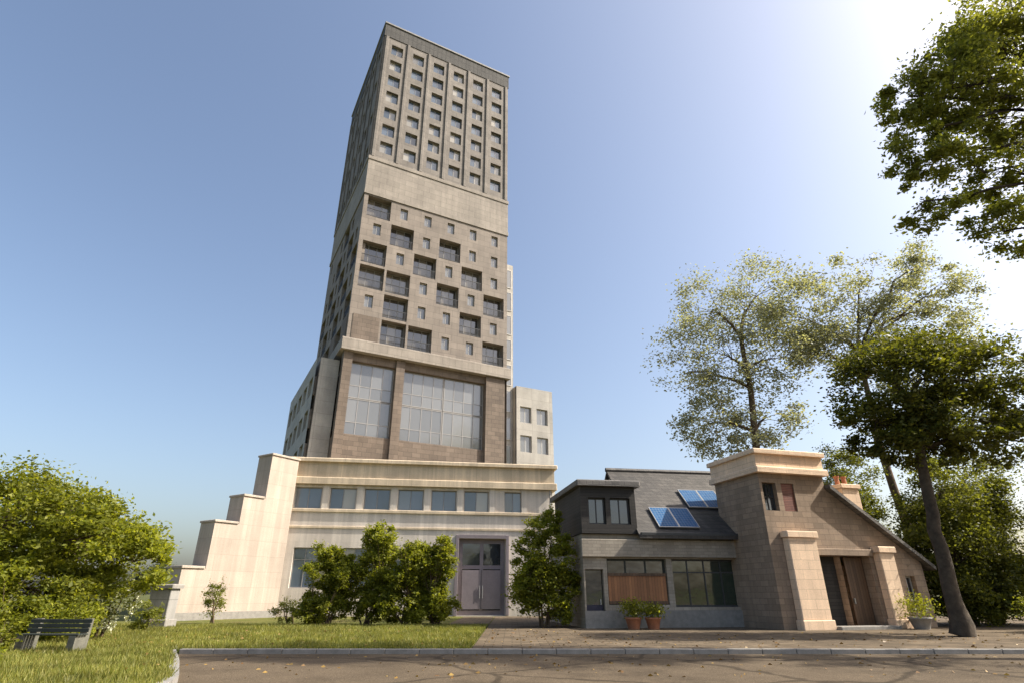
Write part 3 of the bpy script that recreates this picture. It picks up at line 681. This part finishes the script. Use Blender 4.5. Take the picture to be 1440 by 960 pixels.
ch = MB(); ch.box(5.5, .5, 4.2, 6.6, 1.5, 6.6, .03); ch.box(5.4, .4, 6.6, 6.7, 1.6, 6.8, .03); c_ = ch.build('chimney', M['pier'], H)
for xx in (5.8, 6.27): MB().lathe([(.13, 6.8), (.11, 7.2), (.15, 7.23), (.15, 7.3), (.09, 7.31), (.08, 7.1)], xx, 1.0, 12).build('chimney_pot', M['terracotta'], c_)
def pier_(x0, x1, z1):
    p = MB(); p.box(x0 - .08, -.5, 0, x1 + .08, -.003, .4, .03); p.box(x0, -.42, .4, x1, -.003, z1, .03); p.box(x0 - .1, -.52, z1, x1 + .1, -.003, z1 + .28, .04); p.build('pier', M['pier'], H)
pier_(.75, 2.35, 3.95); pier_(5.95, 6.85, 3.35)
ln = MB(); ln.box(2.5, -.2, 3.2, 5.8, -.003, 3.5, .02); ln.build('lintel', M['house_wall'], H)
dr = MB(); dr.box(4.55, .45, 0, 5.66, .53, 3.15); d_ = dr.build('door', M['brown_wood'], H); MB().box(4.62, .37, 1.05, 4.67, .445, 1.3).build('handle', M['steel'], d_)
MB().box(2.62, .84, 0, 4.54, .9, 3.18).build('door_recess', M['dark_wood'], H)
MB().box(2.45, -.75, 0, 5.85, -.003, .14, .02).build('step', M['bench_stone'], H)

# pots and plants by the walls
def pot_plant(loc, label, mat, leafm, h, r):
    t = thing('potted_plant', label, 'potted plant', loc)
    p = MB().lathe([(r * .7, 0), (r, .42), (r * 1.08, .43), (r * 1.08, .5), (r * .92, .5), (r * .9, .4)], 0, 0).build('pot', mat, t, True)
    MB().lathe([(r * .9, .41), (.01, .44)], 0, 0).build('soil', M['soil'], p)
    c = nr.normal(size=(900, 3)) * np.array([r * .75, r * .75, h * .26]); c[:, 2] += .5 + h * .5; c[:, 2] = np.maximum(c[:, 2], .46)
    leaf_mesh('foliage', c, .13, leafm, t, 1.2, .4); return t
pot_plant((5.6, 29.2, .12), 'yellow green plant in a terracotta pot before the orange timber shop panel', M['terracotta'], M['leaf_bright'], .75, .36)
pot_plant((6.5, 29.15, .12), 'low bright plant in a terracotta pot, the one nearer the green shopfront', M['terracotta'], M['leaf_bright'], .6, .34)
pot_plant((18.9, 29.3, .12), 'bushy plant in grey stone pot beside the right portal pier', M['grey_pot'], M['leaf_bright'], .95, .45)

# ------------------------------------------------------------------ planting
def bed(cx, cy, rx, ry, z):
    mb = MB(); mb.poly([(cx + rx * math.cos(t) * rng.uniform(.92, 1.06), cy + ry * math.sin(t) * rng.uniform(.9, 1.08), z) for t in [2 * math.pi * k / 40 for k in range(40)]])
    return structure(mb.build('planting_bed', M['soil']))
bed(-6.7, 32.6, 4.6, 1.25, .118); bed(1.6, 31.2, 1.5, .95, .127)
G = 'dense green shrubs in a row before the low building'
def shrub_row(x, y, h, rw, label, m=M['leaf_mid']):
    cl = []
    for k in range(24):
        t = (k + .5) / 24; z = h * (.10 + .80 * t); w_ = rw * (1.1 - .55 * max(0, t - .5) / .5) * rng.uniform(.7, 1.1)
        cl.append((rng.uniform(-1, 1) * w_ * .8, rng.uniform(-.7, .6), z, rng.uniform(.35, .6) * rw, .6, rng.uniform(.3, .6), 9))
    bush('tall_shrub', label, 'shrub', (x, y, .1), cl, m, .15, 120, G, 8, subf=.42)
shrub_row(-9.5, 32.6, 4.0, 1.3, 'tall green shrub at the left end of the row', M['leaf_bright'])
shrub_row(-7.5, 32.8, 5.1, 1.35, 'tallest shrub of the row, second from the cream stepped wall', M['leaf_bright'])
shrub_row(-5.5, 32.4, 4.2, 1.3, 'tall green shrub second from the entrance path', M['leaf_bright'])
shrub_row(-3.95, 32.7, 4.4, 1.0, 'narrow yellow green shrub right beside the entrance path', M['leaf_bright'])
bush('rounded_tree', 'bright yellow green small tree between entrance path and shop', 'small tree', (1.6, 31.2, .12),
     [(0, 0, 1.7, 1.5, 1.2, 1.4, 30), (.3, 0, 3.0, 1.3, 1.1, 1.2, 26), (-.2, 0, 4.5, .9, .9, 1.0, 20), (.5, 0, 5.1, .5, .5, .7, 8), (-.9, -.2, 3.4, .7, .8, .8, 12), (1.1, -.3, 2.0, .8, .8, .8, 16), (-1.0, -.3, 1.4, .8, .8, .9, 16), (.6, -.5, 1.0, .9, .7, .8, 16), (-.5, -.5, 2.4, .9, .7, .9, 16), (.9, -.4, 3.6, .6, .6, .8, 10)], M['leaf_bright'], .15, 150, None, 6)
GS = 'low shrubs at the foot of the stepped wall'
bush('low_shrub', 'slim olive shrub standing against the sunlit stepped wall', 'shrub', (-16.6, 35.0, .1), [(0, 0, 1.2, .5, .5, 1.1, 16)], M['leaf_mid'], .1, 130, GS, 3)
bush('low_shrub', 'small dark shrub right of the sunlit stepped wall', 'shrub', (-12.0, 34.0, .1), [(0, 0, .7, .9, .6, .6, 16)], M['leaf_dark'], .1, 130, GS, 3)
bush('low_shrub', 'round dark shrub at the left foot of the stepped wall', 'shrub', (-15.9, 27.5, .1), [(0, 0, .6, .6, .6, .55, 14)], M['leaf_mid'], .1, 130, GS, 3)
# left-hand trees and shrubs
tree('leafy_tree', 'broad yellow green tree filling the left edge of the picture', 'tree', (-19.3, 22.5, .1), [(0, 0, 0), (.1, .1, 1.2), (0, .2, 2.4), (.2, 0, 3.6)], .2,
     [(0, 0, 4.1, 2.4, 2.2, 2.2, 66), (2.4, 0, 4.2, 1.6, 1.6, 1.4, 38), (-2.2, .3, 4.2, 2., 2., 2., 30), (3.6, -.3, 3.2, 1.7, 1.5, 1.4, 40), (.6, -1.4, 2.1, 2.1, 1.4, 1.4, 44), (5.2, .2, 2.6, 1.3, 1.2, 1.3, 34), (3., -1., 1.6, 1.6, 1.2, 1.2, 30)], M['leaf_bright'], M['bark_brown'], .17, 190, subf=.32)
tree('leafy_tree', 'darker green tree half hidden behind the broad tree at the left', 'tree', (-22.5, 27.5, .1), [(0, 0, 0), (0, 0, 2), (.2, 0, 4)], .2,
     [(0, 0, 4.2, 2.8, 2.2, 2.0, 34), (3.6, 0, 3.4, 2.2, 1.8, 1.7, 26)], M['leaf_mid'], M['bark'], .18, 170)
GL = 'shrubs along the lawn at the left'
bush('garden_shrub', 'bright low shrub in front of the broad left tree', 'shrub', (-16.0, 20.6, .1), [(0, 0, 1.0, 1.5, 1., .95, 26), (1.6, .2, .7, .9, .8, .65, 14)], M['leaf_bright'], .12, 170, GL, 5)
bush('garden_shrub', 'dark shrub at the left edge of the lawn behind the bench', 'shrub', (-18.6, 20.9, .1), [(0, 0, 1., 1.4, 1., .95, 24)], M['leaf_mid'], .12, 170, GL, 5)
bush('garden_shrub', 'bright shrub in the near lawn at the bottom left corner', 'shrub', (-12.3, 13.2, .1), [(0, 0, .35, 1.6, .8, .33, 26)], M['leaf_bright'], .09, 150, GL, 4)
fl = bush('flowering_shrub', 'pale flowering shrub at the right of the left tree', 'shrub', (-14.8, 23.2, .1), [(0, 0, 1.15, .75, .7, .85, 18)], M['leaf_mid'], .1, 110, None, 4)
c = nr.normal(size=(70, 3)); c /= np.linalg.norm(c, axis=1)[:, None]; c = np.repeat(c * np.array([.85, .8, .9]) + np.array([0, 0, 1.25]), 16, 0); c += nr.normal(size=c.shape) * .07
leaf_mesh('flower', c, .08, M['petal'], fl, 1., .9)
# stone gate pillar left of the stepped wall
gp = thing('stone_pillar', 'short grey stone pillar between left shrubs and stepped wall', 'pillar', (-17.0, 30.5, .1))
MB().box(-.6, -.5, 0, .6, .5, .4, .04).build('base', M['bench_stone'], gp); MB().box(-.5, -.4, .4, .5, .4, 1.75, .03).build('shaft', M['concrete'], gp); MB().box(-.62, -.52, 1.75, .62, .52, 1.95, .05).build('cap', M['bench_stone'], gp)

# bench on the lawn
b_ = thing('park_bench', 'dark slatted bench with grey stone ends on the left lawn', 'bench', (-13.05, 18.2, .1), R(-4))
for s in (-1, 1):
    e = MB(); e.prism([(-.3, 0), (.3, 0), (.34, .95), (.22, .95), (.14, .48), (-.3, .48)], 'x', s * .9 - .12, s * .9 + .12); e.build('leg', M['dark_stone'], b_)
st_ = MB()
for k in range(4): st_.box(-1.1, -.3 + k * .115, .485, 1.1, -.3 + k * .115 + .095, .525, .008)
st_.build('seat', M['bench_wood'], b_)
bk = MB()
for k in range(3):
    z = .56 + k * .13; y = .10 + k * .024; bk.box(-1.1, y, z, 1.1, y + .035, z + .11, .008)
bk.build('backrest', M['bench_wood'], b_)

b_.scale = (.85, .85, .9)
bush('garden_shrub', 'low bright shrub in front of the left end of the bench', 'shrub', (-14.5, 17.2, .1), [(0, 0, .42, .8, .5, .42, 16), (.5, .1, .28, .5, .4, .26, 8)], M['leaf_bright'], .09, 120, GL, 4)
# right-hand street tree with a dense dark crown
tree('street_tree', 'dark trunked tree with dense low crown right of the stone house', 'tree', (17.2, 24.4, .12), [(0, 0, 0), (.08, 0, 1.2), (.12, 0, 3.2), (.3, .1, 5.2), (.45, 0, 7.2), (.5, 0, 9.5)], .33,
     [(.2, 0, 10.2, 2.4, 2.2, 2.2, 60), (.8, 0, 7.4, 1.9, 1.8, 1.2, 26), (2.6, .3, 10.8, 2.4, 2.2, 2.2, 46), (-1.0, .2, 8.5, 1.5, 1.6, 1.7, 26), (4.8, 0, 10.2, 2.3, 2.2, 2.1, 40), (2.2, -.5, 8.3, 2.2, 1.8, 1.6, 34), (5.6, .4, 7.6, 1.8, 1.8, 1.6, 26)], M['leaf_street'], M['bark'], .20, 165)
# thin airy trees behind the house
GA = 'thin crowned trees behind the stone house'
tree('airy_tree', 'sparse grey green tree rising behind the shop roof', 'tree', (16.8, 38.5, .12), [(0, 0, 0), (.2, 0, 5), (-.2, 0, 10), (.3, .2, 15), (.2, 0, 19)], .34,
     [(-1.2, 0, 17.5, 3.6, 3., 3.4, 34), (-4.4, 0, 16.0, 2.4, 2.4, 3.2, 20), (2.2, .5, 22.6, 3.4, 3., 3.4, 34), (-1.6, 0, 21.2, 3.2, 2.8, 3.0, 26), (-3.0, .2, 12.4, 2.4, 2.2, 2.0, 24), (-.5, 0, 10.4, 2.6, 2.2, 1.3, 20), (2.4, 0, 17.2, 2.8, 2.6, 3.0, 28), (1.0, 0, 12.8, 2.8, 2.6, 1.6, 18)], M['leaf_airy'], M['bark_brown'], .22, 125, GA, subf=.38)
tree('airy_tree', 'sparse tree behind the dark street tree at right', 'tree', (26.0, 39.5, .12), [(0, 0, 0), (.2, 0, 6), (-.2, 0, 12), (.3, .2, 18)], .34,
     [(-3.8, 0, 21.0, 3.6, 3., 3.0, 36), (-1., 0, 19.5, 3.2, 3., 2.6, 24), (1.5, 0, 23.5, 3.6, 3., 2.6, 26), (5.6, 0, 21.5, 3.2, 3., 3.0, 22), (-2.5, 0, 18., 2.8, 2.6, 2.4, 18), (3., 0, 17.5, 3., 2.6, 2.4, 16), (8.0, 0, 23.0, 2.6, 2.4, 2.8, 16), (6.8, 0, 25.6, 2.4, 2.4, 2.0, 12), (8.2, 0, 18.6, 2.4, 2.4, 2.4, 14)], M['leaf_airy'], M['bark_brown'], .24, 150, GA, subf=.36)
# near tree at the right edge, its branches reaching into the top corner
tree('overhanging_tree', 'near tree at the right edge with sunlit branches in the top corner', 'tree', (25.0, 17.0, .12), [(0, 0, 0), (.2, 0, 5), (-.4, .2, 10), (-.6, .4, 15), (-.2, .8, 21)], .45,
     [(-3.6, 1., 23.2, 2.3, 2.0, 2.4, 50), (-6.0, 1., 21.4, 2.1, 1.8, 1.9, 40), (-8.0, 1., 20.9, 1.3, 1.3, 1.2, 14), (-1.6, 1., 26.5, 2.6, 2.2, 2.6, 34), (-7.3, 1., 19.2, 1.4, 1.4, 1.5, 14), (-3.8, 1., 19.4, 1.7, 1.5, 1.6, 26), (-6.2, 1., 16.8, 1.5, 1.4, 1.5, 16), (-3.2, .8, 15.6, 1.7, 1.5, 1.6, 22), (-9., 1., 15.4, 1.2, 1.2, 1.1, 7), (-6.4, 1., 14.0, 1.4, 1.3, 1.2, 12), (-8.4, 1., 17.6, 1.3, 1.2, 1.2, 12), (-4., .8, 13.0, 1.4, 1.3, 1.2, 14), (1., .5, 23.0, 3., 3., 3., 34), (-.5, 0, 13., 2.4, 2., 2., 18)], M['leaf_tree'], M['bark'], .19, 170)
# evergreen mass right of the house
GE = 'dark evergreens right of the stone house'
for (x, y, s, lab) in ((20.6, 37.0, 1.3, 'dark evergreen directly right of the lean to roof'), (23.6, 32.5, 1.1, 'shorter dark evergreen between the lean to roof and the right edge'), (26.5, 34.5, 1.25, 'taller dark evergreen at the right edge behind the street tree'), (30.5, 31.0, 1.25, 'dark evergreen at the far right edge of the picture')):
    tree('evergreen', lab, 'tree', (x, y, .12), [(0, 0, 0), (0, 0, 2 * s), (.1, 0, 5 * s)], .22,
         [(0, 0, 3.0 * s, 2.4 * s, 2. * s, 2.6 * s, 70), (0, 0, 3.6 * s, 1.4 * s, 1.2 * s, 2.4 * s, 30), (.3, 0, 6.0 * s, 1.9 * s, 1.8 * s, 1.9 * s, 46), (-1.2, -.3, 1.6 * s, 1.6 * s, 1.4 * s, 1.4 * s, 18), (1.4, -.4, 1.6 * s, 1.6 * s, 1.4 * s, 1.4 * s, 34), (0, -.4, 1.2 * s, 2.2 * s, 1.4 * s, 1. * s, 34), (0, 0, 4.6 * s, 2. * s, 1.6 * s, 1.2 * s, 30)], M['leaf_dark'], M['bark'], .17, 190, GE)
bush('garden_shrub', 'brownish shrub at the foot of the dark evergreens', 'shrub', (23.0, 26.5, .12), [(0, 0, .9, 1.4, 1., .85, 20)], M['leaf_mid'], .12, 150, None, 4)

# far tree line closing the horizon
GF = 'far trees along the horizon'
ft = thing('far_tree', 'small far tree on the horizon', 'tree', (-75, 130, 0), 0, GF)
mb = MB(); mb.tube([(0, 0, 0), (.1, 0, 2), (0, 0, 4)], [.3, .25, .15], 7); mb.build('trunk', M['bark'], ft)
c = []
for q in range(26):
    d = nr.normal(size=3); d /= np.linalg.norm(d); c.append(nr.normal(size=(120, 3)) * .7 + d * np.array([2.6, 2.6, 2.2]) * nr.uniform(.5, 1) + np.array([0, 0, 4.6]))
leaf_mesh('crown', np.concatenate(c), .5, M['leaf_far'], ft)
for i in range(34):
    x = -210 + i * 13 + rng.uniform(-4, 4); y = rng.uniform(115, 150)
    o = ft.copy(); COL.objects.link(o); o.location = (x, y, 0); s = rng.uniform(.65, 1.15); o.scale = (s, s, s * rng.uniform(.85, 1.1)); o.rotation_euler = (0, 0, rng.uniform(0, 6.28))
    for ch_ in ft.children:
        q = ch_.copy(); COL.objects.link(q); q.parent = o
